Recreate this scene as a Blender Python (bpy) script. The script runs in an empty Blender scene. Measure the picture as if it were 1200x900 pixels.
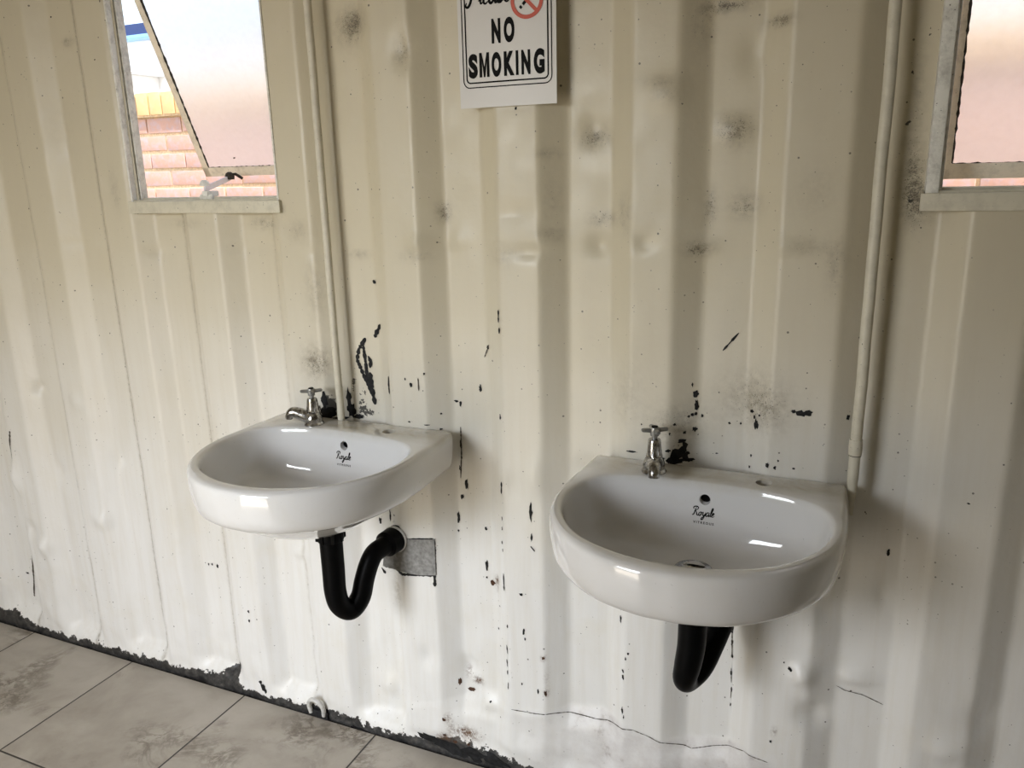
import bpy, bmesh, math, random
import numpy as np
from mathutils import Vector, Matrix, noise
from mathutils.bvhtree import BVHTree
random.seed(7)
S = bpy.context.scene
COL = S.collection
PI = math.pi

# ------------------------------------------------------------------ helpers
def link(name, me, m=None, parent=None, mats=None):
    o = bpy.data.objects.new(name, me)
    COL.objects.link(o)
    if m: me.materials.append(m)
    for x in (mats or []): me.materials.append(x)
    if parent: o.parent = parent
    return o
def fin(bm, name, m, parent=None, angle=35, mats=None, recalc=True):
    if recalc: bmesh.ops.recalc_face_normals(bm, faces=bm.faces)
    me = bpy.data.meshes.new(name)
    bm.to_mesh(me); bm.free()
    if angle:
        me.polygons.foreach_set('use_smooth', [True]*len(me.polygons))
        me.set_sharp_from_angle(angle=math.radians(angle))
    return link(name, me, m, parent, mats)
def tag(o, label, cat=None, group=None):
    o['label'] = label
    if cat: o['category'] = cat
    if group: o['group'] = group
    return o
def struct(o, label=None, cat=None):
    o['kind'] = 'structure'
    if label: o['label'] = label
    if cat: o['category'] = cat
    return o
def empty(name, loc, label, cat, group=None, rz=0):
    o = bpy.data.objects.new(name, None); COL.objects.link(o)
    o.location = loc; o.rotation_euler = (0, 0, rz); o.empty_display_size = .05
    return tag(o, label, cat, group)
def box(bm, x0, x1, y0, y1, z0, z1, bev=0.0, mi=0):
    M = Matrix.Translation(((x0+x1)/2, (y0+y1)/2, (z0+z1)/2)) @ Matrix.Diagonal((x1-x0, y1-y0, z1-z0, 1))
    r = bmesh.ops.create_cube(bm, size=1, matrix=M)
    fs = {f for v in r['verts'] for f in v.link_faces}
    if bev > 0:
        es = {e for v in r['verts'] for e in v.link_edges}
        rb = bmesh.ops.bevel(bm, geom=list(es), offset=bev, segments=2, profile=.6, affect='EDGES')
        fs = set(rb['faces']) | {f for f in fs if f.is_valid}
    for f in fs: f.material_index = mi
    return fs
def loft(bm, rings, close0=True, close1=True, cyc=True, mi=0):
    R = [[bm.verts.new(p) for p in r] for r in rings]
    n = len(R[0])
    for a, b in zip(R, R[1:]):
        for i in range(n if cyc else n-1):
            j = (i+1) % n
            f = bm.faces.new((a[i], a[j], b[j], b[i])); f.material_index = mi
    for flag, r in ((close0, R[0]), (close1, R[-1])):
        if flag:
            c = bm.verts.new(sum((v.co for v in r), Vector())/n)
            for i in range(n):
                f = bm.faces.new((r[i], r[(i+1) % n], c)); f.material_index = mi
    return R
def tube(bm, pts, rad, n=20, caps=True):
    P = [Vector(p) for p in pts]
    rad = [float(r_) for r_ in rad] if hasattr(rad, '__len__') else [rad]*len(P)
    rings = []; prev = None
    for i, p in enumerate(P):
        t = (P[min(i+1, len(P)-1)] - P[max(i-1, 0)]).normalized()
        if prev is None:
            u = t.orthogonal().normalized()
        else:
            u = (prev - t*prev.dot(t)).normalized()
        prev = u; w = t.cross(u)
        rings.append([p + rad[i]*(math.cos(2*PI*k/n)*u + math.sin(2*PI*k/n)*w) for k in range(n)])
    loft(bm, rings, caps, caps)
def lathe(bm, prof, n=32, M=None):
    M = M or Matrix.Identity(4)
    loft(bm, [[M @ Vector((r*math.cos(2*PI*k/n), r*math.sin(2*PI*k/n), z)) for k in range(n)] for r, z in prof])
def catmull(pts, sub=8):
    P = [Vector(p) for p in pts]; P = [2*P[0]-P[1]] + P + [2*P[-1]-P[-2]]
    out = []
    for i in range(1, len(P)-2):
        for s in range(sub):
            t = s/sub
            a, b, c, d = P[i-1], P[i], P[i+1], P[i+2]
            out.append(.5*((2*b)+(c-a)*t+(2*a-5*b+4*c-d)*t*t+(3*b-a-3*c+d)*t*t*t))
    out.append(P[-2]); return out

# ------------------------------------------------------------------ materials
class NT:
    def __init__(s, name):
        s.m = bpy.data.materials.new(name); s.m.use_nodes = True
        s.t = s.m.node_tree; s.t.nodes.clear()
        s.out = s.n('ShaderNodeOutputMaterial'); s.b = s.n('ShaderNodeBsdfPrincipled')
        s.l(s.b.outputs[0], s.out.inputs[0])
    def n(s, ty, **k):
        x = s.t.nodes.new(ty)
        for a, b in k.items(): setattr(x, a, b)
        return x
    def l(s, a, b): s.t.links.new(a, b)
    def set(s, **k):
        for a, b in k.items():
            a = a.replace('_', ' ')
            s.b.inputs[a].default_value = b if not isinstance(b, tuple) or len(b) == 4 else (*b, 1)
        return s
    def obj(s):
        return s.n('ShaderNodeTexCoord').outputs['Object']
    def noise(s, vec, scale, detail=4, rough=.55, dist=0, stretch=None):
        if stretch:
            mp = s.n('ShaderNodeMapping'); mp.inputs['Scale'].default_value = stretch
            s.l(vec, mp.inputs[0]); vec = mp.outputs[0]
        x = s.n('ShaderNodeTexNoise'); s.l(vec, x.inputs['Vector'])
        x.inputs['Scale'].default_value = scale; x.inputs['Detail'].default_value = detail
        x.inputs['Roughness'].default_value = rough; x.inputs['Distortion'].default_value = dist
        return x.outputs[0]
    def ramp(s, fac, stops, interp='LINEAR'):
        x = s.n('ShaderNodeValToRGB'); s.l(fac, x.inputs[0]); cr = x.color_ramp; cr.interpolation = interp
        while len(cr.elements) < len(stops): cr.elements.new(.5)
        for e, (p, c) in zip(cr.elements, stops):
            e.position = p; e.color = (c, c, c, 1) if not isinstance(c, tuple) else (*c, 1)
        return x.outputs[0]
    def mix(s, fac, a, b, mode='MIX'):
        x = s.n('ShaderNodeMix', data_type='RGBA', blend_type=mode)
        for i, v in ((0, fac), (6, a), (7, b)):
            if hasattr(v, 'is_linked') or hasattr(v, 'links'): s.l(v, x.inputs[i])
            elif i == 0: x.inputs[0].default_value = v
            else: x.inputs[i].default_value = (*v, 1)
        return x.outputs[2]
    def math(s, op, a, b=None, c=None, clamp=False):
        x = s.n('ShaderNodeMath', operation=op); x.use_clamp = clamp
        for i, v in enumerate((a, b, c)):
            if v is None: continue
            if hasattr(v, 'links'): s.l(v, x.inputs[i])
            else: x.inputs[i].default_value = v
        return x.outputs[0]
    def col(s, c): s.l(c, s.b.inputs['Base Color'])
    def bump(s, h, strength=.2, dist=.001):
        x = s.n('ShaderNodeBump'); x.inputs['Strength'].default_value = strength; x.inputs['Distance'].default_value = dist
        s.l(h, x.inputs['Height']); s.l(x.outputs[0], s.b.inputs['Normal'])

def simple(name, c, rough=.5, metal=0, var=0.0, scale=30, bump=0):
    t = NT(name); t.set(Roughness=rough, Metallic=metal)
    v = t.obj(); nz = t.noise(v, scale, 4)
    lo = tuple(max(0, q*(1-var)) for q in c); hi = tuple(min(1, q*(1+var*.6)) for q in c)
    t.col(t.ramp(nz, [(.3, lo), (.7, hi)]))
    if bump: t.bump(nz, bump, .002)
    return t.m

CREAM = (.60, .545, .415); WHITE = (.775, .770, .755)
def wall_paint(name, specks=True):
    t = NT(name); v = t.obj()
    big = t.noise(v, 1.6, 3, .5)
    sep = t.n('ShaderNodeSeparateXYZ'); t.l(v, sep.inputs[0]); z = sep.outputs[2]
    # paint whitens downwards, the light's falloff put into the colour; noise breaks the edge
    edge = t.math('ADD', z, t.math('MULTIPLY', t.math('SUBTRACT', big, .5), .9))
    f = t.n('ShaderNodeMapRange'); t.l(edge, f.inputs[0]); f.inputs[1].default_value = 1.40; f.inputs[2].default_value = .38
    f.interpolation_type = 'SMOOTHSTEP'
    base = t.mix(f.outputs[0], CREAM, WHITE)
    streak = t.noise(v, 9, 4, .6, stretch=(5, 5, .35))
    base = t.mix(t.ramp(streak, [(.42, 0.0), (.75, .22)]), base, (.56, .50, .39))
    blot = t.noise(v, 7, 5, .6)
    base = t.mix(t.ramp(blot, [(.55, 0.0), (.8, .35)]), base, (.68, .64, .54))
    # grime and painted shade, through the vertex attribute, broken up by fine noise
    at = t.n('ShaderNodeAttribute'); at.attribute_name = 'grime_shade'
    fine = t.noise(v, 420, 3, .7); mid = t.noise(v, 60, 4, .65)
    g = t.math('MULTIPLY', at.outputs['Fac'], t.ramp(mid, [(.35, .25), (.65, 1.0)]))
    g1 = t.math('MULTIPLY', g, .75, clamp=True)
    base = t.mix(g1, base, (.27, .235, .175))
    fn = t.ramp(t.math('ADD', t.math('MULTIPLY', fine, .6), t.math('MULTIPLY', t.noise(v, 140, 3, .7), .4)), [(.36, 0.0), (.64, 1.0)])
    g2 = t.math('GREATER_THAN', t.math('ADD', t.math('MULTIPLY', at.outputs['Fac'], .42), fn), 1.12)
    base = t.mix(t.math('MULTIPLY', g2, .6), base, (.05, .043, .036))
    # black mould attribute
    am = t.n('ShaderNodeAttribute'); am.attribute_name = 'mould'
    mn = t.ramp(t.math('ADD', t.math('MULTIPLY', t.noise(v, 130, 5, .7), .45), t.math('MULTIPLY', t.noise(v, 42, 3, .6), .55)), [(.36, 0.0), (.64, 1.0)])
    mm = t.math('GREATER_THAN', t.math('ADD', t.math('MULTIPLY', am.outputs['Fac'], .8), mn), 1.05)
    base = t.mix(t.math('MULTIPLY', mm, .92), base, (.022, .021, .02))
    # fly specks
    cx_ = t.n('ShaderNodeCombineXYZ'); t.l(sep.outputs[0], cx_.inputs[0]); t.l(z, cx_.inputs[1]); v2 = cx_.outputs[0]
    vo = t.n('ShaderNodeTexVoronoi', voronoi_dimensions='2D'); t.l(v2, vo.inputs['Vector']); vo.inputs['Scale'].default_value = 24
    sc = t.n('ShaderNodeSeparateColor'); t.l(vo.outputs['Color'], sc.inputs[0])
    thr = t.math('MULTIPLY', t.math('POWER', sc.outputs[0], 6.0), .055)
    sp = t.math('LESS_THAN', vo.outputs['Distance'], thr)
    base = t.mix(t.math('MULTIPLY', sp, .8), base, (.05, .045, .04))
    vo = t.n('ShaderNodeTexVoronoi', voronoi_dimensions='2D'); t.l(v2, vo.inputs['Vector']); vo.inputs['Scale'].default_value = 62
    sc = t.n('ShaderNodeSeparateColor'); t.l(vo.outputs['Color'], sc.inputs[0])
    clus = t.ramp(t.noise(v, 3.5, 3, .6), [(.35, .0), (.65, 1.0)])
    thr = t.math('MULTIPLY', t.math('MULTIPLY', t.math('POWER', sc.outputs[0], 9.0), .13), clus)
    base = t.mix(t.math('MULTIPLY', t.math('LESS_THAN', vo.outputs['Distance'], thr), .65), base, (.10, .085, .065))
    # coarse whitish coat below the fold line, stained mauve-grey
    fo = t.n('ShaderNodeAttribute'); fo.attribute_name = 'fold'
    fc = t.ramp(t.noise(v, 26, 6, .7), [(.35, (.72, .71, .71)), (.6, (.60, .575, .57)), (.72, (.36, .32, .31))])
    base = t.mix(t.math('MULTIPLY', fo.outputs['Fac'], .75), base, fc)
    # peeled bottom edge: bare dark steel
    ap = t.n('ShaderNodeAttribute'); ap.attribute_name = 'peel'
    pn = t.math('ADD', t.math('MULTIPLY', t.math('SUBTRACT', t.noise(v, 34, 8, .7), .5), .085), ap.outputs['Fac'])
    pk = t.math('GREATER_THAN', pn, z)
    steel = t.ramp(t.noise(v, 60, 5, .7), [(.35, (.012, .012, .013)), (.55, (.05, .048, .046)), (.75, (.13, .12, .11))])
    base = t.mix(pk, base, steel)
    # rust halo attribute
    ar = t.n('ShaderNodeAttribute'); ar.attribute_name = 'rust'
    rr = t.math('MULTIPLY', ar.outputs['Fac'], t.ramp(t.noise(v, 160, 4, .7), [(.35, 0.0), (.6, 1.0)]))
    base = t.mix(t.math('MULTIPLY', rr, 1.0, clamp=True), base, (.12, .062, .03))
    t.col(base)
    t.l(t.ramp(t.noise(v, 18, 4), [(.3, .30), (.7, .46)]), t.b.inputs['Roughness'])
    t.b.inputs['Specular IOR Level'].default_value = .45
    t.bump(t.noise(v, 14, 4, .5), .40, .006)
    return t.m
M_wall = wall_paint('painted_steel')
M_frame = None
def frame_paint(name, c, dirt=.5):
    t = NT(name); v = t.obj()
    b = t.mix(t.ramp(t.noise(v, 40, 5, .7), [(.45, 0.0), (.75, dirt)]), c, (.10, .09, .07))
    b = t.mix(t.ramp(t.noise(v, 150, 3, .7), [(.68, 0.0), (.72, .9)]), b, (.05, .04, .03))
    t.col(b); t.set(Roughness=.5); t.bump(t.noise(v, 90, 4), .3, .001); return t.m
M_frame = frame_paint('window_frame_paint', (.80, .79, .73))
M_sill = frame_paint('sill_paint', (.64, .60, .48), .25)
M_sash = frame_paint('sash_paint', (.86, .79, .66), .4)
M_putty = simple('old_black_putty', (.035, .028, .02), .8, var=.6, scale=120)
M_stay = simple('painted_stay', (.62, .62, .66), .4, var=.1)
M_black = simple('black_plastic', (.0022, .0022, .0024), .4, var=.3, scale=60); M_black.node_tree.nodes['Principled BSDF'].inputs['Specular IOR Level'].default_value = .07
M_chip = simple('bare_dark_metal', (.018, .018, .019), .65, var=.6, scale=90)
M_crack = simple('dark_crack', (.11, .095, .08), .8, var=.5, scale=90)
for q_ in (M_chip, M_crack): q_.node_tree.nodes['Principled BSDF'].inputs['Specular IOR Level'].default_value = .2
M_rust = simple('rust', (.075, .034, .017), .9, var=.5, scale=150)
M_pipe = frame_paint('painted_pipe', (.64, .60, .49), .2)
M_ink = simple('black_ink', (.005, .005, .005), .6); M_ink.node_tree.nodes['Principled BSDF'].inputs['Specular IOR Level'].default_value = .1
M_red = simple('red_ink', (.55, .085, .045), .5, var=.05)
M_paper = simple('laminated_paper', (.66, .64, .615), .38, var=.03, scale=8)
M_cement = simple('grey_cement', (.27, .265, .255), .9, var=.35, scale=110, bump=.5)

def porcelain():
    t = NT('glazed_porcelain'); v = t.obj()
    n1 = t.noise(v, 9, 5, .6, .6)
    b = t.mix(t.ramp(n1, [(.5, 0.0), (.8, .35)]), (.72, .715, .71), (.64, .61, .55))
    # limescale and dirt kept to the tap deck
    sep = t.n('ShaderNodeSeparateXYZ'); t.l(v, sep.inputs[0])
    dk = t.n('ShaderNodeMapRange'); t.l(sep.outputs[1], dk.inputs[0]); dk.inputs[1].default_value = -.11; dk.inputs[2].default_value = -.06
    dz = t.n('ShaderNodeMapRange'); t.l(sep.outputs[2], dz.inputs[0]); dz.inputs[1].default_value = -.02; dz.inputs[2].default_value = -.004
    dm = t.math('MULTIPLY', dk.outputs[0], dz.outputs[0])
    dirt = t.ramp(t.noise(v, 16, 6, .65, 1.0), [(.3, .4), (.7, .95)])
    b = t.mix(t.math('MULTIPLY', dm, dirt), b, (.44, .395, .31))
    # dots of grime in the bowl
    d2 = t.ramp(t.noise(v, 160, 2, .6), [(.74, 0.0), (.78, .6)])
    b = t.mix(d2, b, (.30, .29, .27))
    t.col(b); t.set(Roughness=.07, Specular_IOR_Level=.55, Coat_Weight=.5, Coat_Roughness=.03)
    return t.m
M_porc = porcelain()
def chrome():
    t = NT('worn_chrome'); v = t.obj()
    t.set(Metallic=1.0)
    t.col(t.ramp(t.noise(v, 70, 5, .7), [(.4, (.20, .19, .18)), (.6, (.62, .62, .62))]))
    t.l(t.ramp(t.noise(v, 90, 4), [(.3, .08), (.7, .32)]), t.b.inputs['Roughness'])
    return t.m
M_chrome = chrome()
M_cap = simple('dull_handle_metal', (.33, .33, .32), .35, .7, .3, 60)

def tiles():
    t = NT('stone_tiles'); v = t.obj()
    sep = t.n('ShaderNodeSeparateXYZ'); t.l(v, sep.inputs[0])
    def cell(o, off):
        q = t.math('DIVIDE', t.math('ADD', o, off), .456)
        fr = t.math('FRACT', q); fl = t.math('FLOOR', q)
        d = t.math('MULTIPLY', t.math('SUBTRACT', .5, t.math('ABSOLUTE', t.math('SUBTRACT', fr, .5))), .456)
        return d, fl
    dx, ix = cell(sep.outputs[0], 1.579 + .456*20)
    dy, iy = cell(sep.outputs[1], .441 + .456*20)
    d = t.math('MINIMUM', dx, dy)
    gr = t.math('LESS_THAN', d, .0024)
    cmb = t.n('ShaderNodeCombineXYZ'); t.l(ix, cmb.inputs[0]); t.l(iy, cmb.inputs[1])
    wn = t.n('ShaderNodeTexWhiteNoise'); t.l(cmb.outputs[0], wn.inputs['Vector'])
    off = t.n('ShaderNodeVectorMath', operation='MULTIPLY_ADD'); t.l(wn.outputs['Color'], off.inputs[0]); off.inputs[1].default_value = (9, 9, 9); t.l(v, off.inputs[2])
    vv = off.outputs[0]
    cloud = t.noise(vv, 4.5, 6, .6, .4)
    b = t.ramp(cloud, [(.3, (.30, .265, .22)), (.5, (.39, .352, .30)), (.72, (.45, .41, .355))])
    vein = t.math('ABSOLUTE', t.math('SUBTRACT', t.noise(vv, 5.5, 9, .68, 1.2), .5))
    zone = t.ramp(t.noise(vv, 3.2, 3, .5, .3), [(.54, 0.0), (.66, 1.0)])
    b = t.mix(t.math('MULTIPLY', t.ramp(vein, [(.0, .85), (.045, 0.0)]), zone), b, (.12, .095, .07))
    b = t.mix(t.math('MULTIPLY', t.ramp(t.noise(vv, 24, 7, .7), [(.47, 0.0), (.6, .75)]), zone), b, (.16, .135, .105))
    sp = t.ramp(t.noise(v, 130, 4, .7), [(.66, 0.0), (.72, .5)])
    b = t.mix(sp, b, (.10, .085, .07))
    b = t.mix(gr, b, (.022, .018, .014))
    t.col(b); t.set(Roughness=.45)
    hh = t.math('MINIMUM', t.math('DIVIDE', d, .004), 1.0)
    t.bump(t.math('ADD', hh, t.math('MULTIPLY', t.noise(vv, 26, 5), .25)), .5, .002)
    return t.m
M_floor = tiles()
M_room = simple('room_cream_paint', (.50, .47, .38), .6, var=.08, scale=4)
M_ceil = simple('ceiling_board', (.46, .44, .38), .8, var=.05, scale=3)

def glass():
    t = NT('frosted_glass'); v = t.obj()
    t.t.nodes.remove(t.b)
    r = t.n('ShaderNodeBsdfRefraction'); r.inputs['IOR'].default_value = 1.25; r.inputs['Roughness'].default_value = .36
    tr = t.n('ShaderNodeBsdfTranslucent')
    c = t.ramp(t.noise(v, 70, 4, .6), [(.3, (.95, .94, .93)), (.7, (1.0, .99, .98))])
    t.l(c, r.inputs[0]); t.l(c, tr.inputs[0])
    mx = t.n('ShaderNodeMixShader'); mx.inputs[0].default_value = .25
    t.l(r.outputs[0], mx.inputs[1]); t.l(tr.outputs[0], mx.inputs[2])
    gl = t.n('ShaderNodeBsdfGlossy'); gl.inputs['Roughness'].default_value = .35
    m2 = t.n('ShaderNodeMixShader'); m2.inputs[0].default_value = .04
    t.l(mx.outputs[0], m2.inputs[1]); t.l(gl.outputs[0], m2.inputs[2])
    t.l(m2.outputs[0], t.out.inputs[0])
    return t.m
M_glass = glass()

# ------------------------------------------------------------------ camera
RT = Vector((0.91296, -0.40772, 0.0))
def cam_axes(y, p, r):
    f = Vector((-math.sin(y)*math.cos(p), math.cos(y)*math.cos(p), -math.sin(p)))
    rt = Vector((math.cos(y), math.sin(y), 0)); up = rt.cross(f)
    c, s = math.cos(r), math.sin(r)
    return c*rt+s*up, -s*rt+c*up, f
FPX = 937.446; CAM = Vector((0, -1.55, 1.4742))
A, B, F = cam_axes(.420028, .258211, -.0242779)
cd = bpy.data.cameras.new('camera'); cam = bpy.data.objects.new('camera', cd); COL.objects.link(cam)
cd.sensor_width = 36; cd.lens = FPX/1200*36; cd.clip_start = .01; cd.clip_end = 200
mw = Matrix((( A.x, B.x, -F.x, CAM.x), (A.y, B.y, -F.y, CAM.y), (A.z, B.z, -F.z, CAM.z), (0, 0, 0, 1)))
cam.matrix_world = mw; S.camera = cam
def wp(px, py, y=0.0):            # point of the plane y = const seen at a photograph pixel (used to measure positions)
    d = A*((px-600)/FPX) - B*((py-450)/FPX) + F
    t = (y-CAM.y)/d.y
    return CAM + d*t

# ------------------------------------------------------------------ corrugated wall
EDG = [-.042+.287*k for k in range(-11, 5)]
EDG = [-3.1, -2.92, -2.634, -2.347, -2.06, -1.773, -1.486, -1.199, -.912, -.625, -.344, -.040, .252, .539, .826, 1.113, 1.40, 1.69]
KX, KY = [], []
for c in EDG:
    KX += [c, c+.052, c+.148, c+.194]; KY += [0, .036, .036, 0]
def prof(x):
    w = 0
    for dx, g in ((-.004, .15), (-.002, .2), (0, .3), (.002, .2), (.004, .15)):
        w += g*np.interp(x+dx, KX, KY)
    return w
def gauss(x, z, cx, cz, rx, rz):
    return np.exp(-((x-cx)/rx)**2-((z-cz)/rz)**2)
CRX = [-1.032, -.857, -.75, -.714, -.623, -.494, -.411, -.331, -.273, -.163, -.108, 0.1, .6]
CRZ = [.12, .175, .190, .195, .209, .238, .223, .212, .225, .246, .230, .17, .15]
DENT = []
z_dent = lambda z: z > 1.0
for px, py, am, rx, rz in [(175,295,3,26,14),(272,292,3,24,12),(370,297,3,20,12),(490,285,-4,24,16),(620,295,3,28,14),(697,290,5,24,18),
        (755,285,3,20,14),(820,290,-3,22,14),(780,110,-5,34,28),(690,150,4,26,30),(855,150,-4,26,22),(415,50,-5,30,30),(470,60,4,22,30),(880,60,3,20,30),
        (600,250,3,40,20),(530,285,-3,22,22),(920,290,-3,30,16),(640,285,-3,20,14),(35,458,5,18,14),(52,640,-7,22,24),(35,620,5,22,24),(120,610,-5,26,22),
        (245,600,4,22,14),(345,655,-4,24,14),(130,545,4,20,30),(600,570,3,22,30),(625,560,-3,20,40),(685,555,4,26,22),(940,790,-8,22,22),(950,840,7,28,30),
        (1000,805,-5,34,16),(965,720,4,26,30),(545,790,5,26,24),(570,830,-5,30,20),(450,810,-6,26,30),(270,790,5,26,14),(500,770,4,22,30),(1110,880,-4,30,20),
        (1150,850,3,30,30),(1035,710,3,16,30),(90,470,-4,20,20),(18,560,-7,24,40),(60,560,4,18,30)]:
    p = wp(px, py); DENT.append((p.x, p.z, am/1000*(1.9 if z_dent(p.z) else 2.6), rx/1000*1.1, rz/1000*1.1))
def dmap(X, Z):
    Y = np.zeros_like(X)
    for cx, cz, am, rx, rz in DENT: Y += am*gauss(X, Z, cx, cz, rx, rz)
    # pressed kink line along the old stiffener
    for zc, a in ((1.312, .0022), (1.60, .0018)):
        Y += a*np.exp(-((Z-zc)/.012)**2)*(.6+.4*np.sin(X*37+1.3))*np.clip(np.sin(X*9.3+zc*40)+.35, 0, 1)
    return Y
def surf_noise(x, z):
    n = noise.noise((x*3.1, z*2.0, 3.3))*.0022 + noise.noise((x*11, z*7, 9.1))*.0009*(1+3*math.exp(-max(z, 0)/.25))
    lw = max(0.0, min(1.0, (1.0-z)/.8))
    n += lw*(.0045*abs(noise.noise((x*6+2, z*5, 4.4))) + .0035*abs(noise.noise((x*15, z*11+x*6, 8.2))) - .0020)
    if z < .5: n += math.exp(-(z/.16)**2)*noise.noise((x*17, z*22, 1.7))*.006
    return n
def foot(x, z, cz, y):        # crumpled foot of the sheet below the fold line
    if x > -1.03 and z < cz:
        y = y*(1-.55*min(1, (cz-z)/.05)) - .0028*min(1, (cz-z)/.006)
        y += .0035*noise.noise((x*14, z*16, 5.0)) * min(1, (cz-z)/.03) + .0025*abs(noise.noise((x*24+4, z*30, 2.0)))
    k = min(1, max(0, (.075-z)/.05)); k = k*k*(3-2*k)
    return y*(1-k)+.004*k
W1 = (-1.757, -1.279, 1.40, 2.02); W2 = (.079, .557, 1.40, 2.02)
def lines(a, b, st, extra):
    L = list(np.arange(a, b, st)) + [b] + list(extra)
    L = sorted(L); out = [L[0]]
    ex = set(extra)
    for q in L[1:]:
        if q-out[-1] > st*.35 or q in ex:
            if q in ex and q-out[-1] < st*.35 and out[-1] not in ex: out[-1] = q
            elif q != out[-1]: out.append(q)
    return out
xs = lines(-3.0, -2.75, .02, []) + lines(-2.745, .72, .0062, [W1[0]+.008, W1[1]-.004, W2[0]+.008, W2[1]-.004])+lines(.74, 1.6, .02, [])
zs = lines(-.03, 2.05, .0085, [W1[2]+.004, W1[3]-.004]) + [2.1, 2.2, 2.3, 2.4]
GR = []  # grime blobs and painted sill shadow: px, py, rx(mm), rz(mm), strength
for px, py, rx, rz, st in [(690,162,26,20,.9),(856,152,30,24,1.0),(915,22,20,8,1.3),(850,2,34,10,1.2),(400,30,34,30,.9),(470,60,18,26,.8),(65,47,16,8,1.1),(512,250,14,20,1.1),
        (815,293,22,12,1.2),(700,258,26,14,.8),(870,242,24,20,.9),(775,95,34,10,.5),(780,112,20,12,.6),(370,425,34,34,1.1),(368,340,20,60,.5),(880,470,60,50,.55),(790,500,50,40,.6),(820,30,20,40,.45),
        (485,300,30,12,.5),(410,300,26,8,.6),(640,180,20,8,.6),(828,245,10,30,.9),(300,262,40,14,.7),(210,262,50,10,.5),(350,270,26,20,.5),(955,225,34,40,.3),(640,275,26,12,.5),(645,235,16,40,.35),  # blobs below the left sill paint its shadow
        (180,690,14,30,.2),(460,700,16,44,.75),(590,300,30,20,.35),(730,250,16,30,.5),(950,290,34,12,.5),(1072,215,16,60,1.0),(1085,240,26,30,.7),(1075,120,12,90,.5),(135,225,14,40,.4),
        (60,150,40,60,.12),(900,480,40,40,.4),(735,460,34,60,.3),(540,30,16,20,.3),(590,5,12,16,.9),(405,20,22,20,.6),(980,310,14,40,.6),(625,120,20,10,.3),(330,245,8,10,1.0)]:
    p = wp(px, py); GR.append((p.x, p.z, rx/1000, rz/1000, st))
MO = []
for px, py, rx, rz, st in [(384,475,22,34,1.1),(414,478,14,34,.9),(404,455,10,40,.7),(425,486,16,12,.7),(796,530,16,14,.75),(371,432,22,22,.38),(1074,190,5,60,.6),(1068,90,4,90,.45),(1076,235,12,14,.55),(1094,20,6,40,.5),
        (452,612,10,16,.6),(1066,150,10,16,.45),(122,20,4,30,.3),(330,245,6,8,.6)]:
    p = wp(px, py); MO.append((p.x, p.z, rx/1000, rz/1000, st))
PEX = [-3, -2.72, -2.6, -2.5, -2.3, -2.1, -1.9, -1.78, -1.70, -1.655, -1.62, -1.60, -1.5, -1.36, -1.30, -1.2, -1.10, -.95, -.88, -.82, -.72, -.6, 1.6]
PEZ = [.04, .04, .055, .02, .020, .028, .024, .034, .04, .060, .075, .018, .014, .028, .034, .026, .014, .034, .060, .050, .040, .02, .01]
RU = []
for px, py, rx, rz, st in [(577,686,7,10,1.2),(577,694,5,16,.6),(553,807,13,8,1.6),(541,797,7,14,.9),(637,771,6,6,1),(640,812,5,10,1),(523,842,7,10,1),(545,862,34,15,1.5),(520,864,20,12,1.2),(907,857,4,8,1),(527,850,8,30,.5),(640,795,3,20,.6)]:
    p = wp(px, py); RU.append((p.x, p.z, rx/1000, rz/1000, st))
nx, nz_ = len(xs), len(zs)
vs = []; gA = []; mA = []; pA = []; rA = []
X, Z = np.meshgrid(np.array(xs), np.array(zs))
gA = sum(s*1.25*gauss(X, Z, a, b, c*1.15, d*1.15) for a, b, c, d, s in GR)
for c_, q_ in ((-2.634, .9), (-2.347, 1.1), (-2.06, 1.1), (-1.773, .8), (-1.486, .45)):  # shade of the concave creases painted as dark upright lines
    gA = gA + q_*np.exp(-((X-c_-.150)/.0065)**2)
mA = sum(s*gauss(X, Z, a, b, c, d) for a, b, c, d, s in MO)
rA = sum(s*gauss(X, Z, a, b, c, d) for a, b, c, d, s in RU)
pA = np.interp(X, PEX, PEZ)
fA = np.clip((np.interp(X, CRX, CRZ)-Z)/.006, 0, 1)*(X > -.75)*np.clip((X+.75)/.3, 0, 1)
YB = prof(X) + dmap(X, Z)
CZ = np.interp(xs, CRX, CRZ)
for j, z in enumerate(zs):
    for i, x in enumerate(xs):
        y = foot(x, z, CZ[i], float(YB[j, i])) + surf_noise(x, z)
        YB[j, i] = y; vs.append((float(x), y, float(z)))
import bisect
def surf_y(x, z):
    i = min(max(bisect.bisect(xs, x)-1, 0), nx-2); j = min(max(bisect.bisect(zs, z)-1, 0), nz_-2)
    u = (x-xs[i])/(xs[i+1]-xs[i]); v = (z-zs[j])/(zs[j+1]-zs[j])
    return float((1-v)*((1-u)*YB[j, i]+u*YB[j, i+1])+v*((1-u)*YB[j+1, i]+u*YB[j+1, i+1]))
fs = []
def inside(x, z):
    for w in (W1, W2):
        if w[0]+.008 < x < w[1]-.004 and w[2]+.004 < z < w[3]-.004: return True
    return False
for j in range(nz_-1):
    for i in range(nx-1):
        if inside((xs[i]+xs[i+1])/2, (zs[j]+zs[j+1])/2): continue
        a = j*nx+i; fs.append((a, a+1, a+nx+1, a+nx))
ngrid = len(fs); nvg = len(vs)
mi = [0]*ngrid
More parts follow.
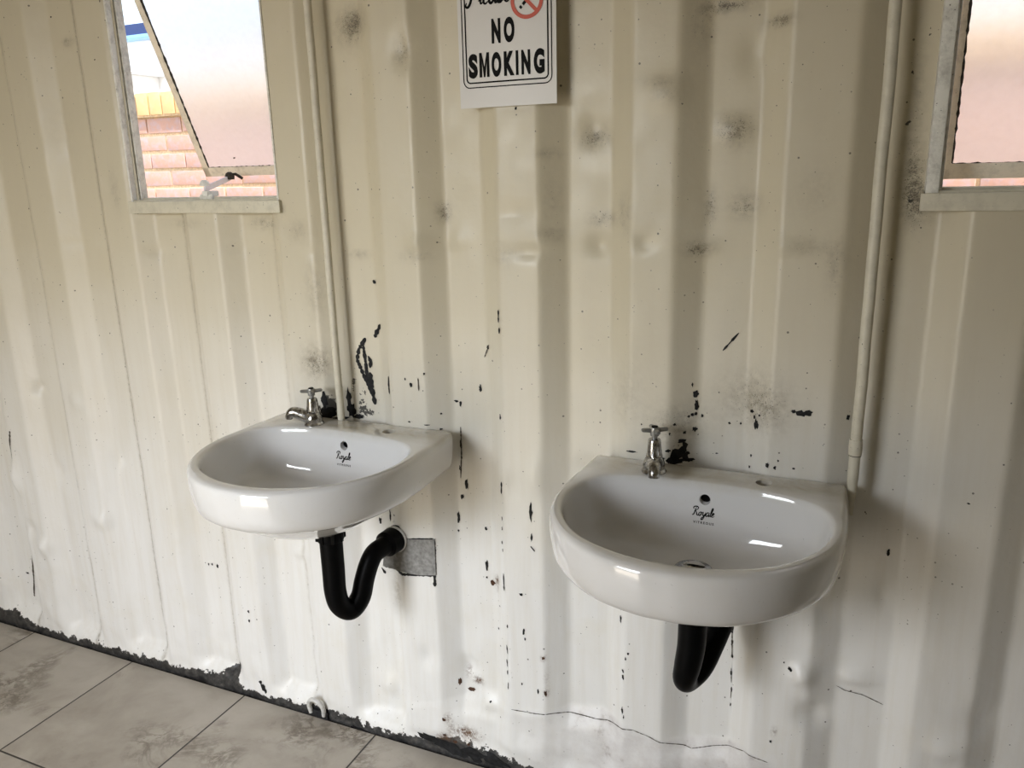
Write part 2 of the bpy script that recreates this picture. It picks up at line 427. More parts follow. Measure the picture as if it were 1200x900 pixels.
# paint chips: thin flakes of bare metal lying on the sheet
def chip(px, py, w, h, ang=0, m=1, seed=None, jag=.35):
    c = wp(px, py, prof(np.array([wp(px, py).x]))[0])
    s = c.y - CAM.y
    k = (wp(px+1, py)-wp(px, py)).x; kz = (wp(px, py)-wp(px, py+1)).z
    W, H = abs(w*k)/2, abs(h*kz)/2
    rnd = random.Random(int(px*31+py*17)); n = 14
    base = len(vs)
    a0 = math.radians(ang)
    R = [1+rnd.uniform(-jag, jag) for _ in range(n)]
    def put(u, v):
        x = c.x + u*math.cos(a0)-v*math.sin(a0); z = c.z + u*math.sin(a0)+v*math.cos(a0)
        vs.append((x, surf_y(x, z)-.0012, z))
    put(0, 0)
    for r in (.5, 1.0):
        for q in range(n):
            th = 2*PI*q/n
            put(W*r*R[q]*math.cos(th), H*r*R[q]*math.sin(th))
    for q in range(n):
        q2 = (q+1) % n
        fs.append((base, base+1+q, base+1+q2)); mi.append(m)
        fs.append((base+1+q, base+1+n+q, base+1+n+q2, base+1+q2)); mi.append(m)
def stroke(pts, w, m=1):
    Q = [wp(a, b, float(prof(np.array([wp(a, b).x]))[0])) for a, b in pts]
    k = abs((wp(pts[0][0]+1, pts[0][1])-wp(*pts[0])).x)
    rnd = random.Random(int(pts[0][0]*7)); P = []
    for a, b in zip(Q, Q[1:]):
        n = max(2, int((b-a).length/.004))
        for s in range(n): P.append(a.lerp(b, s/n))
    P.append(Q[-1]); n = len(P); base = len(vs)
    for i, p in enumerate(P):
        t = (P[min(i+1, n-1)]-P[max(i-1, 0)]); t = Vector((t.x, 0, t.z)).normalized(); u = Vector((t.z, 0, -t.x))
        ww = float(w*k/2)*(.6+rnd.random()*.9)*min(1, .35+min(i, n-1-i)*.5)
        for s in (-1, 0, 1):
            x, z = p.x+u.x*ww*s, p.z+u.z*ww*s
            vs.append((x, surf_y(x, z)-.0012, z))
    for i in range(n-1):
        for s in (0, 1):
            a = base+i*3+s; fs.append((a, a+1, a+4, a+3)); mi.append(m)
for c in [(436,331,4,6),(497,438,2,3),(475,444,1.5,3),(482,451,3,5),(570,408,3,4),(563,455,3,8),(586,489,2.5,6),(816,461,6,11),(817,473,5,12),(938,484,13,8),(947,484,12,7),(930,482,6,4),
          (886,497,5,12),(881,482,5,4),(890,487,3,3),(884,489,2.5,5),(868,496,2.5,3),(855,496,3,3),(812,485,4,3),(816,484,3,4),(808,487,3,3),(815,502,5,6),(803,506,3,4),(812,450,2,5),(823,487,2.5,4),
          (547,567,3.5,13),(542,582,4,5),(538,606,3,13),(538,621,2,3),(570,619,2.5,4),(571,663,3,14),(571,676,2,3),(611,696,4,3),(622,600,4,20),(623,630,3,8),(588,636,1.5,4),(588,608,1.5,5),(588,620,1.5,5),(589,645,1.5,4),
          (595,733,2,4),(614,740,3,7),(727,712,3,6),(727,725,2.5,9),(736,766,2.5,3),(733,772,2,4),(730,786,2.5,4),(730,793,3,5),(729,832,2.5,8),(731,840,1.5,4),(926,781,5,4),(1041,647,4,7),(833,606,0.1,0.1),
          (631,810,2.5,5),(616,748,2,3),(583,738,2,3),(578,818,3,2),(752,497,1.5,2),(791,497,3,3),(785,508,2,3),(840,531,3,1.5),(880,534,2,3.5),(912,540,2.5,2.5),(899,545,4,5),(908,548,3,4),(878,547,2.5,3),(930,549,4,2),
          (858,737,4,9),(858,752,3,8),(858,768,2.5,5),(857,788,2,5),(857,808,2,7),(856,826,1.5,4),(255,663,2.5,4),(249,661,2,3),(245,661,1.5,3),(292,716,2,3),(293,727,2,3),(31,672,4,2),(520,483,2,2),(535,470,5,3),(540,473,3,6),
          (305,800,4,5),(308,806,5,10),(311,810,3,6),(632,128,.1,.1),(604,127,2.5,4),(612,134,.1,.1),(60,20,2,2),(112,70,1.5,2),(275,185,2,2),(449,595,2,8),(446,610,3,8),(455,606,2,14),(480,494,3,2),(500,498,6,1.5),(520,501,3,2),
          (790,535,12,16),(783,528,6,4),(785,539,10,6),(806,530,7,4),(809,538,9,4),(800,516,8,5),(777,537,5,3),(804,535,6,8),(797,531,14,14),(803,524,6,14),(793,540,20,6),(384,486,12,10),(380,470,7,18),(383,484,14,14),(413,480,8,16),(410,465,4,20),(420,488,12,5),(404,478,3,26),(398,489,22,4),(772,533,8,2.5),(740,529,12,2),(994,489,4,6),(540,520,2,10),(541,536,2,4),(539,548,1.5,6),(573,690,.1,.1),(612,801,2,3),(903,868,3,3),(919,775,2,2),(1135,590,4,2),(1014,600,1.5,2)]:
    if c[2] > .2: chip(*c)
for p_, w in [([(429,396),(421,409),(419,421),(426,438),(437,463)],3.6),([(426,404),(429,425),(431,445),(438,465)],3.2),([(432,417),(435,424),(434,431)],4.5),([(434,436),(436,455),(440,474)],4.6),([(443,381),(439,391),(438,396)],4),
          ([(455,441),(455,452),(456,462)],2.6),([(490,443),(491,458)],1.4),([(584,363),(584,378)],2.2),([(585,384),(585,391)],2.6),([(571,405),(567,419)],1.5),([(847,411),(855,402),(866,390)],2.4),
          ([(622,640),(627,646)],2.6),([(587,565),(587,579)],2),([(590,672),(591,692)],1.8),([(594,756),(595,766)],1.6),([(594,772),(595,781)],1.6),([(595,785),(595,790)],1.6),([(596,799),(596,807)],1.6),([(450,663),(466,671),(478,673),(510,674)],2.6),
          ([(452,629),(466,629),(482,632),(508,631)],1.8),([(509,632),(510,650),(510,686)],2.2),([(508,660),(510,687)],3),([(447,665),(452,672)],3),([(540,500),(541,530),(540,560)],1.3),([(12,505),(15,560),(30,640),(38,700)],1.5),
          ([(858,732),(858,770)],1.1),([(857,782),(857,800)],.9),([(857,806),(856,818)],.8),([(980,803),(990,809),(1010,814),(1035,826)],.9),([(118,0),(118,3)],.9)]:
    stroke(p_, w, 1 if w > 1.55 else 2)
for px, py, w, h in [(577,684,6,6),(553,807,8,4),(541,796,3,7),(637,771,3,3),(640,812,3,6),(521,842,4,4),(540,860,5,3),(556,863,4,3),(522,860,3,3)]:
    chip(px, py, w, h, 0, 3)
for px, py, w, h in [(533,872,34,16),(560,874,30,14),(585,884,30,12),(505,866,30,10),(436,850,40,8)]:
    chip(px, py, w, h, -12, 1)
for (a, b), (c, d) in zip([(600,830),(640,836),(700,838),(742,855),(780,869),(812,872),(872,879)], [(640,836),(700,838),(742,855),(780,869),(812,872),(872,879),(900,893)]):
    stroke([(a, b), (c, d)], .8, 2)
me = bpy.data.meshes.new('wall_front')
me.from_pydata(vs, [], fs); me.update()
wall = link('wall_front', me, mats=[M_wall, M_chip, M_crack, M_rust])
me.polygons.foreach_set('material_index', mi)
me.polygons.foreach_set('use_smooth', [True]*len(me.polygons))
for nm, arr in (('grime_shade', gA), ('mould', mA), ('peel', pA), ('rust', rA), ('fold', fA)):
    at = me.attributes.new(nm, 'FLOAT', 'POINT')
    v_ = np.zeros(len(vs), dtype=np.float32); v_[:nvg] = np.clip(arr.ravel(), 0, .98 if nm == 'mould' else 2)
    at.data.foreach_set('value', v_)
struct(wall, 'cream painted corrugated steel container wall, scuffed and peeling')

# grey cement patch where the drain leaves the wall
bm = bmesh.new()
pp = [wp(*q, .03) for q in [(452,629),(466,630),(482,632),(509,632),(511,674),(494,674),(480,672),(466,668),(449,663)]]
fr = [bm.verts.new((p.x, -.0015, p.z)) for p in pp]; bk = [bm.verts.new((p.x, .045, p.z)) for p in pp]
# measured on the crest plane instead, so that the outline fits the cut-out
pp = [wp(*q, -.001) for q in [(452,629),(466,630),(482,632),(509,632),(511,674),(494,674),(480,672),(466,668),(449,663)]]
for v_, p in zip(fr, pp): v_.co = (p.x, -.0025, p.z)
for v_, p in zip(bk, pp): v_.co = (p.x, .045, p.z)
bm.faces.new(fr); bm.faces.new(bk[::-1])
for i in range(len(fr)): bm.faces.new((fr[i], fr[(i+1) % len(fr)], bk[(i+1) % len(fr)], bk[i]))
patch = fin(bm, 'cement_patch', M_cement, wall, 30); patch['label'] = 'rough grey cement patch around the drain hole'

# ------------------------------------------------------------------ room shell
bm = bmesh.new(); box(bm, -3.0, 1.6, -2.4, -.006, -.05, 0); struct(fin(bm, 'floor', M_floor, angle=0), 'beige stone look floor tiles with dark grout')
bm = bmesh.new(); box(bm, -3.02, 1.62, -.004, .30, -.09, -.012); struct(fin(bm, 'trim_1', M_chip, angle=0), 'dark dirty gap along the foot of the wall')
bm = bmesh.new(); box(bm, -3.05, 1.65, -2.45, .1, 2.4, 2.45); struct(fin(bm, 'ceiling', M_ceil, angle=0))
bm = bmesh.new(); box(bm, -3.05, -3.0, -2.45, .1, -.05, 2.4); struct(fin(bm, 'wall_left', M_room, angle=0))
bm = bmesh.new(); box(bm, 1.6, 1.65, -2.45, .1, -.05, 2.4); struct(fin(bm, 'wall_right', M_room, angle=0))
DX0, DX1, DZ = -2.10, -1.12, 1.95
bm = bmesh.new()
box(bm, -3.0, DX0, -2.45, -2.4, -.05, 2.4); box(bm, DX1, 1.6, -2.45, -2.4, -.05, 2.4); box(bm, DX0, DX1, -2.45, -2.4, DZ, 2.4)
struct(fin(bm, 'wall_back', M_room, angle=0))

# ------------------------------------------------------------------ windows
def window(name, x0, label, tilt, hy):
    x1 = x0+.478; zb, zt = 1.398, 2.02
    root = empty(name, (x0, 0, zb), label, 'window'); root['kind'] = 'structure'
    del root['category']; root['category'] = 'window'
    L = lambda bm, n, m, par, a=35: fin(bm, n, m, par, a)
    w = x1-x0; h = zt-zb
    bm = bmesh.new()
    t = .020
    for a in ((0, .006, -.004, .002, .026, h) if x0 < -1 else (0, t, -.005, .002, .026, h), (w-.007, w-.002, -.002, .004, .026, h), (0, w, -.004, .002, h-t, h)): box(bm, *a, bev=.0012)
    box(bm, .0, .004, 0, .040, .026, h); box(bm, w-.006, w-.003, 0, .040, .026, h); box(bm, 0, w, 0, .040, h-.010, h)
    box(bm, .002, .010 if x0 < -1 else .027, .022, .044, .030, h, bev=.0015); box(bm, w-.027, w-.003, .036, .064, .030, h, bev=.002)
    box(bm, .003, w-.003, .036, .064, h-.024, h-.002, bev=.002)
    L(bm, 'frame', M_frame, root)
    bm = bmesh.new()
    box(bm, -.006, w+.004, -.010, .004, -.003, .0265, bev=.002); box(bm, .0, w, .0, .040, .0, .030); box(bm, .003, w-.003, .028, .075, .014, .035, bev=.002)
    s = L(bm, 'sill', M_sill, root); s['label'] = 'flat cream sill bar below the opening'
    # top-hung steel sash
    hz = 1.985-zb
    sh = empty('sash_tmp', (0, 0, 0), '', '')
    bpy.data.objects.remove(sh)
    sw0, sw1 = .020, w-.020; H = .540
    R = Matrix.Translation((0, hy, hz)) @ Matrix.Rotation(tilt, 4, 'X')
    bm = bmesh.new()
    for a in ((sw0, sw0+.021, -.003, .003, -H, 0), (sw1-.021, sw1, -.003, .003, -H, 0), (sw0, sw1, -.003, .003, -H, -H+.026), (sw0, sw1, -.003, .003, -.022, 0)): box(bm, *a, bev=.001)
    for a in ((sw0, sw0+.004, -.002, .020, -H, 0), (sw1-.004, sw1, -.002, .020, -H, 0), (sw0, sw1, -.002, .020, -H, -H+.004)): box(bm, *a)
    bmesh.ops.transform(bm, matrix=R, verts=bm.verts)
    sash = L(bm, 'sash', M_sash, root); sash['label'] = 'rusty steel opening frame hinged at the top'
    bm = bmesh.new(); box(bm, sw0+.012, sw1-.012, .004, .008, -H+.022, -.018)
    bmesh.ops.transform(bm, matrix=R, verts=bm.verts); g = L(bm, 'glass_pane', M_glass, sash, 0); g['label'] = 'frosted glass pane'
    # ragged black putty bead along the pane
    bm = bmesh.new(); rnd = random.Random(3)
    def bead(p, q):
        n = 60
        pts = [Vector(p).lerp(Vector(q), i/n) for i in range(n+1)]
        tube(bm, pts, [rnd.uniform(.0008, .0034) for _ in pts], 6)
    bead((sw0+.022, -.001, -H+.027), (sw0+.022, -.001, -.02)); 
    bead((sw1-.022, -.001, -H+.027), (sw1-.022, -.001, -.02)) 
    n = 70; pts = [Vector((sw0+.022+(sw1-sw0-.044)*i/n, -.001, -H+.0265)) for i in range(n+1)]
    tube(bm, pts, [max(.0003, rnd.uniform(-.0015, .0022)) for _ in pts], 6)
    bmesh.ops.transform(bm, matrix=R, verts=bm.verts); L(bm, 'putty', M_putty, sash)
    return root, R, H
w1, R1, H1 = window('window_1', -1.757, 'left window with its frosted sash swung wide open', math.radians(22.0), .047)
w2, R2, H2 = window('window_2', .079, 'right window beside the painted pipe, sash nearly shut', math.radians(2.0), .071)
# stay arm of the left window
bm = bmesh.new()
o = Vector((-1.757, 0, 1.398))
def flatbar(bm, a, b, w, t):
    a, b = Vector(a), Vector(b); d = (b-a).normalized(); u = d.cross(Vector((0, 0, 1))).normalized(); n = u.cross(d)
    c = [(a+u*sx*t/2+n*sz*w/2) for sx, sz in ((-1,-1),(1,-1),(1,1),(-1,1))]; e = [(b+u*sx*t/2+n*sz*w/2) for sx, sz in ((-1,-1),(1,-1),(1,1),(-1,1))]
    loft(bm, [c, e])
pa = wp(240, 222, .05)-o; pb = wp(270, 208, .20)-o
flatbar(bm, pa, pb, .013, .005)
arm = fin(bm, 'stay_arm', M_stay, w1); arm['label'] = 'pale lilac metal stay arm'
bm = bmesh.new()
lathe(bm, [(.004, -.012), (.012, -.012), (.013, -.004), (.010, .004), (.004, .008)], 12, Matrix.Translation(wp(269, 205, .19)-o))
tube(bm, [wp(269, 205, .19)-o, wp(276, 204, .20)-o, wp(284, 209, .205)-o], .004, 8)
fin(bm, 'stay_catch', M_putty, w1)
bm = bmesh.new()
p = wp(243, 226, .03)-o
box(bm, p.x-.010, p.x+.010, .020, .060, .036, .050, bev=.003)
box(bm, p.x-.020, p.x+.022, .022, .030, .028, .042, bev=.003)
lathe(bm, [(.003, 0), (.012, 0), (.012, .008), (.007, .014), (.003, .015)], 12, Matrix.Translation(wp(240, 218, .04)-o))
fin(bm, 'stay_bracket', M_frame, w1)

# ------------------------------------------------------------------ basins
def polar(outline, ang, c=(0, -.235)):
    best = None; d = (math.cos(ang), math.sin(ang))
    n = len(outline)
    for i in range(n):
        ax, ay = outline[i][0]-c[0], outline[i][1]-c[1]; bx, by = outline[(i+1) % n][0]-c[0], outline[(i+1) % n][1]-c[1]
        ex, ey = bx-ax, by-ay; den = d[0]*ey-d[1]*ex
        if abs(den) < 1e-12: continue
        t = (ax*ey-ay*ex)/den; s = (ax*d[1]-ay*d[0])/den
        if t > 0 and -1e-6 <= s <= 1+1e-6: best = t if best is None else max(best, t)
    return best
def half_to_full(h):   # h: points from back centre round the right side to front centre
    c = catmull([(*p, 0) for p in h], 10)
    r = [(p.x, p.y) for p in c]
    return r + [(-x, y) for x, y in r[::-1][1:-1]]
# outer rim: straight back and sides with tight back corners
c1 = catmull([(.2475, -.006, 0), (.2525, -.08, 0), (.2565, -.16, 0), (.2545, -.225, 0), (.240, -.30, 0), (.2085, -.362, 0), (.163, -.412, 0), (.104, -.450, 0), (.04, -.468, 0), (0, -.470, 0)], 10)
OUT = [(0, 0), (.243, 0)] + [(p.x, p.y) for p in c1]
OUT = OUT + [(-x, y) for x, y in OUT[::-1][1:-1]]
INN = half_to_full([(0, -.083), (.06, -.084), (.125, -.092), (.185, -.110), (.222, -.145), (.238, -.20), (.234, -.265), (.208, -.33), (.160, -.388), (.100, -.421), (.045, -.437), (0, -.440)])
CX, CY = 0, -.235
angs = sorted([2*PI*k/160 for k in range(160)] + [math.atan2(0-CY, .243), math.atan2(0-CY, -.243), math.atan2(-.006-CY, .2475), math.atan2(-.006-CY, -.2475)])
RO = [polar(OUT, a) for a in angs]; RI = [polar(INN, a) for a in angs]
def ring(r, z, back=None):
    out = []
    for a, q in zip(angs, r):
        x, y = CX+q*math.cos(a), CY+q*math.sin(a)
        if y > 0: y = 0
        out.append((x, y, z(x, y) if callable(z) else z))
    return out
def basin_mesh():
    bm = bmesh.new()
    rings = []
    circ = lambda r, z, cx=0, cy=-.185: [(cx+r*math.cos(a), cy+r*math.sin(a), z) for a in angs]
    def blend(ri, s, z, k):     # bowl section: scaled inner outline drifting to a circle round the waste
        return [((1-k)*(CX+s*q*math.cos(a)) + k*(.10*s*math.cos(a)/.6), (1-k)*(CY+s*q*math.sin(a))+k*(-.19+.10*s*math.sin(a)/.6), z) for a, q in zip(angs, ri)]
    rings.append(circ(.006, -.150)); rings.append(circ(.020, -.148)); rings.append(circ(.024, -.140))
    rings.append(circ(.032, -.1365))
    for s, z, k in ((.30, -.1478, .5), (.45, -.1455, .35), (.6, -.1415, .22), (.72, -.1350, .12), (.80, -.1260, .05), (.855, -.1140, .02), (.893, -.098, 0), (.918, -.078, 0), (.936, -.054, 0), (.951, -.030, 0), (.963, -.013, 0), (.975, -.0045, 0), (.988, -.0010, 0), (1.0, 0, 0)):
        rings.append(blend(RI, s, z*.915, k))
    rm = lambda f, z, drop=0: ring([ri+(ro-ri)*f for ri, ro in zip(RI, RO)], z)
    rings.append(rm(.22, .0008)); rings.append(rm(.5, .0008))
    def roff(d): return [ro-d for ro in RO]
    rings.append(ring(roff(.012), .0004)); rings.append(ring(roff(.006), -.0010)); rings.append(ring(roff(.002), -.0045)); rings.append(ring(roff(.0), -.011))
    rings.append(ring(roff(.0), -.035)); rings.append(ring(roff(.0025), -.060)); rings.append(ring(roff(.006), -.076)); rings.append(ring(roff(.012), -.086))
    rings.append(ring(roff(.021), -.0925)); rings.append(ring(roff(.036), -.095))
    def under(s, z, k):
        out = []
        for a, ro in zip(angs, RO):
            x, y = CX+(ro-.036)*s*math.cos(a), CY+(ro-.036)*s*math.sin(a)
            x2, y2 = .12*s*math.cos(a), -.185+.12*s*math.sin(a)
            out.append(((1-k)*x+k*x2, (1-k)*y+k*y2, z))
        return out
    for s, z, k in ((.93, -.105, 0), (.84, -.122, .05), (.74, -.140, .1), (.62, -.158, .2), (.50, -.171, .4), (.42, -.178, .7)): rings.append(under(s, z, k))
    rings.append(circ(.045, -.182)); rings.append(circ(.036, -.186)); rings.append(circ(.033, -.192)); rings.append(circ(.033, -.205))
    loft(bm, rings)
    bmesh.ops.recalc_face_normals(bm, faces=bm.faces)
    return bm
bm = basin_mesh(); bmesh_basin = bpy.data.meshes.new('bowl_src'); bm.to_mesh(bmesh_basin); bm.free()
tmp = bpy.data.objects.new('tmp', bmesh_basin); COL.objects.link(tmp)
cuts = []
def cutter(M, r, d):
    b = bmesh.new(); lathe(b, [(r*.9, -d), (r, -d+.002), (r, d)], 28, M); bmesh.ops.recalc_face_normals(b, faces=b.faces)
    m_ = bpy.data.meshes.new('c'); b.to_mesh(m_); b.free(); c = bpy.data.objects.new('c', m_); COL.objects.link(c); cuts.append(c)
    md = tmp.modifiers.new('b', 'BOOLEAN'); md.operation = 'DIFFERENCE'; md.object = c; md.solver = 'EXACT'
cutter(Matrix.Translation((.103, -.052, 0)), .0155, .035)
cutter(Matrix.Translation((0, -.095, -.034)) @ Matrix.Rotation(PI/2+.12, 4, 'X'), .0105, .03)
bpy.context.view_layer.update()
dg = bpy.context.evaluated_depsgraph_get()
basin_me = bpy.data.meshes.new_from_object(tmp.evaluated_get(dg))
for c in cuts+[tmp]: bpy.data.objects.remove(c)
basin_me.name = 'bowl'
basin_me.materials.clear(); basin_me.materials.append(M_porc)
basin_me.polygons.foreach_set('use_smooth', [True]*len(basin_me.polygons)); basin_me.set_sharp_from_angle(angle=math.radians(50))
bb = bmesh.new(); bb.from_mesh(basin_me); BV = BVHTree.FromBMesh(bb); bb.free()

def text_mesh(s, size, offset=0, sx=1, shear=0, align='CENTER', spacing=1):
    c = bpy.data.curves.new('t', 'FONT'); c.body = s; c.size = size; c.offset = offset; c.shear = shear; c.align_x = align; c.space_character = spacing; c.resolution_u = 6
    o = bpy.data.objects.new('t', c); COL.objects.link(o); bpy.context.view_layer.update()
    d = bpy.context.evaluated_depsgraph_get(); m_ = bpy.data.meshes.new_from_object(o.evaluated_get(d))
    bpy.data.objects.remove(o)
    for v in m_.vertices: v.co.x *= sx
    return m_
def add_text(bm, s, size, ox, oz, y=0, fit=None, **k):
    m_ = text_mesh(s, size, **k)
    if fit:
        xx = [v.co.x for v in m_.vertices]; q_ = fit/(max(xx)-min(xx)); mx_ = (max(xx)+min(xx))/2
        for v in m_.vertices: v.co.x = (v.co.x-mx_)*q_
    b = bmesh.new(); b.from_mesh(m_)
    mp = {}
    for v in b.verts: mp[v.index] = bm.verts.new((v.co.x+ox, y, v.co.y+oz))
    b.verts.ensure_lookup_table()
    for f in b.faces:
        try: bm.faces.new([mp[v.index] for v in f.verts])
        except ValueError: pass
    b.free()
def ribbon(bm, pts, w, y=0, closed=False, sub=6):
    P = catmull([(a, 0, b) for a, b in pts], sub); n = len(P)
    ws = w if hasattr(w, '__len__') else [w]*n
    if hasattr(w, '__len__'): ws = list(np.interp(np.linspace(0, 1, n), np.linspace(0, 1, len(w)), w))
    L, R_ = [], []
    for i, p in enumerate(P):
        t = (P[min(i+1, n-1)]-P[max(i-1, 0)]).normalized(); u = Vector((t.z, 0, -t.x))
        L.append(bm.verts.new((p.x+u.x*ws[i]/2, y, p.z+u.z*ws[i]/2))); R_.append(bm.verts.new((p.x-u.x*ws[i]/2, y, p.z-u.z*ws[i]/2)))
    for i in range(n-1): bm.faces.new((L[i], L[i+1], R_[i+1], R_[i]))
# script letters as pen strokes in a unit box (x-height 1)
def script(bm, word, x0, z0, s, w):
    G = {
     'R': ([[(0.1,1.5),(-.25,1.75),(0,2.1),(.6,2.2),(1.1,1.95),(1.0,1.5),(.5,1.2)], [(.55,2.05),(.4,1.2),(.25,.3),(0,0),(-.2,.15)], [(.5,1.2),(.85,.7),(1.15,.1),(1.5,.1),(1.7,.35)]], 1.55),
     'o': ([[(.55,.95),(.2,.8),(.05,.35),(.25,.02),(.6,.15),(.72,.6),(.5,.95),(.9,.8),(1.05,.85)]], .95),
     'y': ([[(.05,.8),(.2,.95),(.25,.4),(.45,.05),(.8,.4),(.95,.95)], [(.95,.95),(.8,.1),(.55,-.7),(.2,-.95),(.1,-.6),(.6,-.15),(1.15,.2)]], 1.05),
     'a': ([[(.85,.85),(.5,.98),(.12,.6),(.12,.15),(.4,.0),(.75,.45),(.9,.95)], [(.9,.95),(.8,.3),(.95,.02),(1.2,.3)]], 1.1),
     'l': ([[(0,.25),(.4,1.0),(.6,1.8),(.5,2.15),(.3,1.9),(.2,.7),(.3,.05),(.6,.2)]], .5),
     'e': ([[(.0,.35),(.45,.55),(.6,.85),(.4,1.0),(.12,.65),(.15,.15),(.45,.0),(.85,.3)]], .75),
     'P': ([[(0.1,1.5),(-.25,1.75),(0,2.1),(.6,2.25),(1.15,2.0),(1.1,1.5),(.55,1.15)], [(.6,2.05),(.45,1.2),(.25,.2),(0,-.15),(-.3,-.05),(-.25,.25)]], 1.3),
     's': ([[(.0,.25),(.4,.9),(.5,1.0),(.6,.5),(.45,.05),(.1,.05),(.15,.2),(.6,.15),(.85,.3)]], .8)}
    x = x0
    for ch in word:
        st, adv = G[ch]
        for q in st: ribbon(bm, [(x+a*s*.85+b*s*.18, z0+b*s) for a, b in q], [w*.5, w, w*1.1, w*.9, w*.4] if len(q) > 3 else w)
        x += adv*s*.85
    return x-x0
def lettering_mesh():
    bm = bmesh.new()
    script(bm, 'Royale', -.0215, -.066, .0080, .0021)
    add_text(bm, 'VITREOUS', .0062, 0, -.0815, spacing=1.5, offset=.0002)
    bmesh.ops.subdivide_edges(bm, edges=[e for e in bm.edges if e.calc_length() > .004], cuts=2)
    for v in bm.verts:
        h = BV.ray_cast(Vector((v.co.x, -.25, v.co.z)), Vector((0, 1, 0)))
        if h[0] is not None: v.co = h[0]+h[1]*.0004 if h[1].y < 0 else h[0]-Vector((0, .0005, 0))
    me_ = bpy.data.meshes.new('lettering'); bm.to_mesh(me_); bm.free(); me_.materials.append(M_ink); return me_
LET = lettering_mesh()
bm = bmesh.new()
lathe(bm, [(.008, -.1555), (.021, -.152), (.024, -.1485), (.030, -.1465), (.0315, -.1475), (.0315, -.150), (.020, -.156)], 36, Matrix.Translation((0, -.185, .0135)) @ Matrix.Diagonal((1.12, 1.12, 1, 1)))
DRN = bpy.data.meshes.new('waste_ring'); bmesh.ops.recalc_face_normals(bm, faces=bm.faces); bm.to_mesh(DRN); bm.free(); DRN.materials.append(M_chrome)
DRN.polygons.foreach_set('use_smooth', [True]*len(DRN.polygons))
# black discs standing for the shade inside overflow and plug hole
bm = bmesh.new()
lathe(bm, [(.002, -.158), (.019, -.158), (.0195, -.1565), (.002, -.1565)], 24, Matrix.Translation((0, -.185, .0125)))
bmesh.ops.recalc_face_normals(bm, faces=bm.faces)
PLG = bpy.data.meshes.new('plug_hole'); bm.to_mesh(PLG); bm.free(); PLG.materials.append(M_black); bm = bmesh.new()
lathe(bm, [(.001, 0), (.0100, 0), (.0100, .002), (.001, .002)], 24, Matrix.Translation((0, -.078, -.036)) @ Matrix.Rotation(PI/2+.12, 4, 'X'))
bmesh.ops.recalc_face_normals(bm, faces=bm.faces)
HOL = bpy.data.meshes.new('overflow_shade'); bm.to_mesh(HOL); bm.free(); HOL.materials.append(M_black)
def basin(loc, label, rz=0):
    r = empty('wash_basin', loc, label, 'wash basin', None, rz)
    for nm, m_ in (('bowl', basin_me), ('lettering', LET), ('waste_ring', DRN), ('overflow_shade', HOL), ('plug_hole', PLG)):
        o = bpy.data.objects.new(nm, m_); COL.objects.link(o); o.parent = r
        if nm == 'lettering': o['label'] = 'small black Royale script printed under the overflow hole'
    return r
BL = (-1.085, -.001, .900); BR = (-.2495, -.001, .889)
basin(BL, 'white ceramic wash basin on the left with its S shaped black trap in full view').scale = (.978, 1, 1)
basin(BR, 'white ceramic wash basin on the right, its waste ring showing, beside the jointed pipe')

# ------------------------------------------------------------------ taps
def tap(loc, rz, hz, label, sl=1.0):
    r = empty('pillar_tap', loc, label, 'tap')
    R = Matrix.Rotation(rz, 4, 'Z')
    bm = bmesh.new()
    lathe(bm, [(.010, -.004), (.026, -.001), (.0265, .002), (.0245, .005), (.022, .008)], 36)
    o = fin(bm, 'base_flange', M_chrome, r)
    bm = bmesh.new()
    lathe(bm, [(.015, .004), (.0225, .007), (.0235, .014), (.0225, .022), (.019, .029), (.0165, .033), (.0178, .0345), (.0178, .0375), (.0165, .039), (.0158, .050), (.0140, .066), (.0132, .071), (.0118, .0735), (.008, .0745)], 36)
    fin(bm, 'body', M_chrome, r)
    bm = bmesh.new()
    # spout along -y, rising a little then turning down at the nozzle
    path = catmull([(0, 0, .018), (0, -.020, .022), (0, -.042, .029), (0, -.060, .034), (0, -.073, .033), (0, -.080, .026), (0, -.082, .017)], 5)
    n = len(path); rads = [np.interp(i/(n-1), [0, .25, .5, .75, .9, 1], [.0200, .0180, .0150, .0132, .0126, .0118]) for i in range(n)]
    tube(bm, path, rads, 20)
    bmesh.ops.transform(bm, matrix=R @ Matrix.Diagonal((1, sl, 1, 1)), verts=bm.verts)
    fin(bm, 'spout', M_chrome, r)
    bm = bmesh.new()
    lathe(bm, [(.004, .070), (.0060, .0745), (.0060, .079), (.0092, .081), (.0098, .090), (.0105, .0965), (.0095, .0995), (.004, .1005)], 24)
    for k in range(4):
        a = hz + k*PI/2; d = Vector((math.cos(a), math.sin(a), 0)); u = Vector((-d.y, d.x, 0))
        rings = []
        for q, w, h in ((.006, .0058, .0056), (.016, .0056, .0048), (.024, .0062, .0046), (.0278, .0050, .0036), (.0290, .002, .0014)):
            c = d*q + Vector((0, 0, .0925+q*.06))
            rings.append([c + u*w*math.cos(2*PI*j/12) + Vector((0, 0, 1))*h*math.sin(2*PI*j/12) for j in range(12)])
        loft(bm, rings)
    hd = fin(bm, 'cross_handle', M_cap, r)
    bm = bmesh.new(); lathe(bm, [(.001, .099), (.0072, .099), (.0068, .1018), (.001, .1022)], 20); c = fin(bm, 'index_cap', M_ink, hd)
    c['label'] = 'dark button on top of the handle'
    return r
tap((BL[0]-.103, -.064, BL[2]+.0008), -math.radians(66), .62, 'chrome pillar tap on the left basin, spout turned to the left', .80).scale = (.9, .9, .88)
tap((BR[0]-.108, -.064, BR[2]+.0008), math.radians(14), .50, 'chrome pillar tap on the right basin, spout facing forward').scale = (.93, .93, .93)

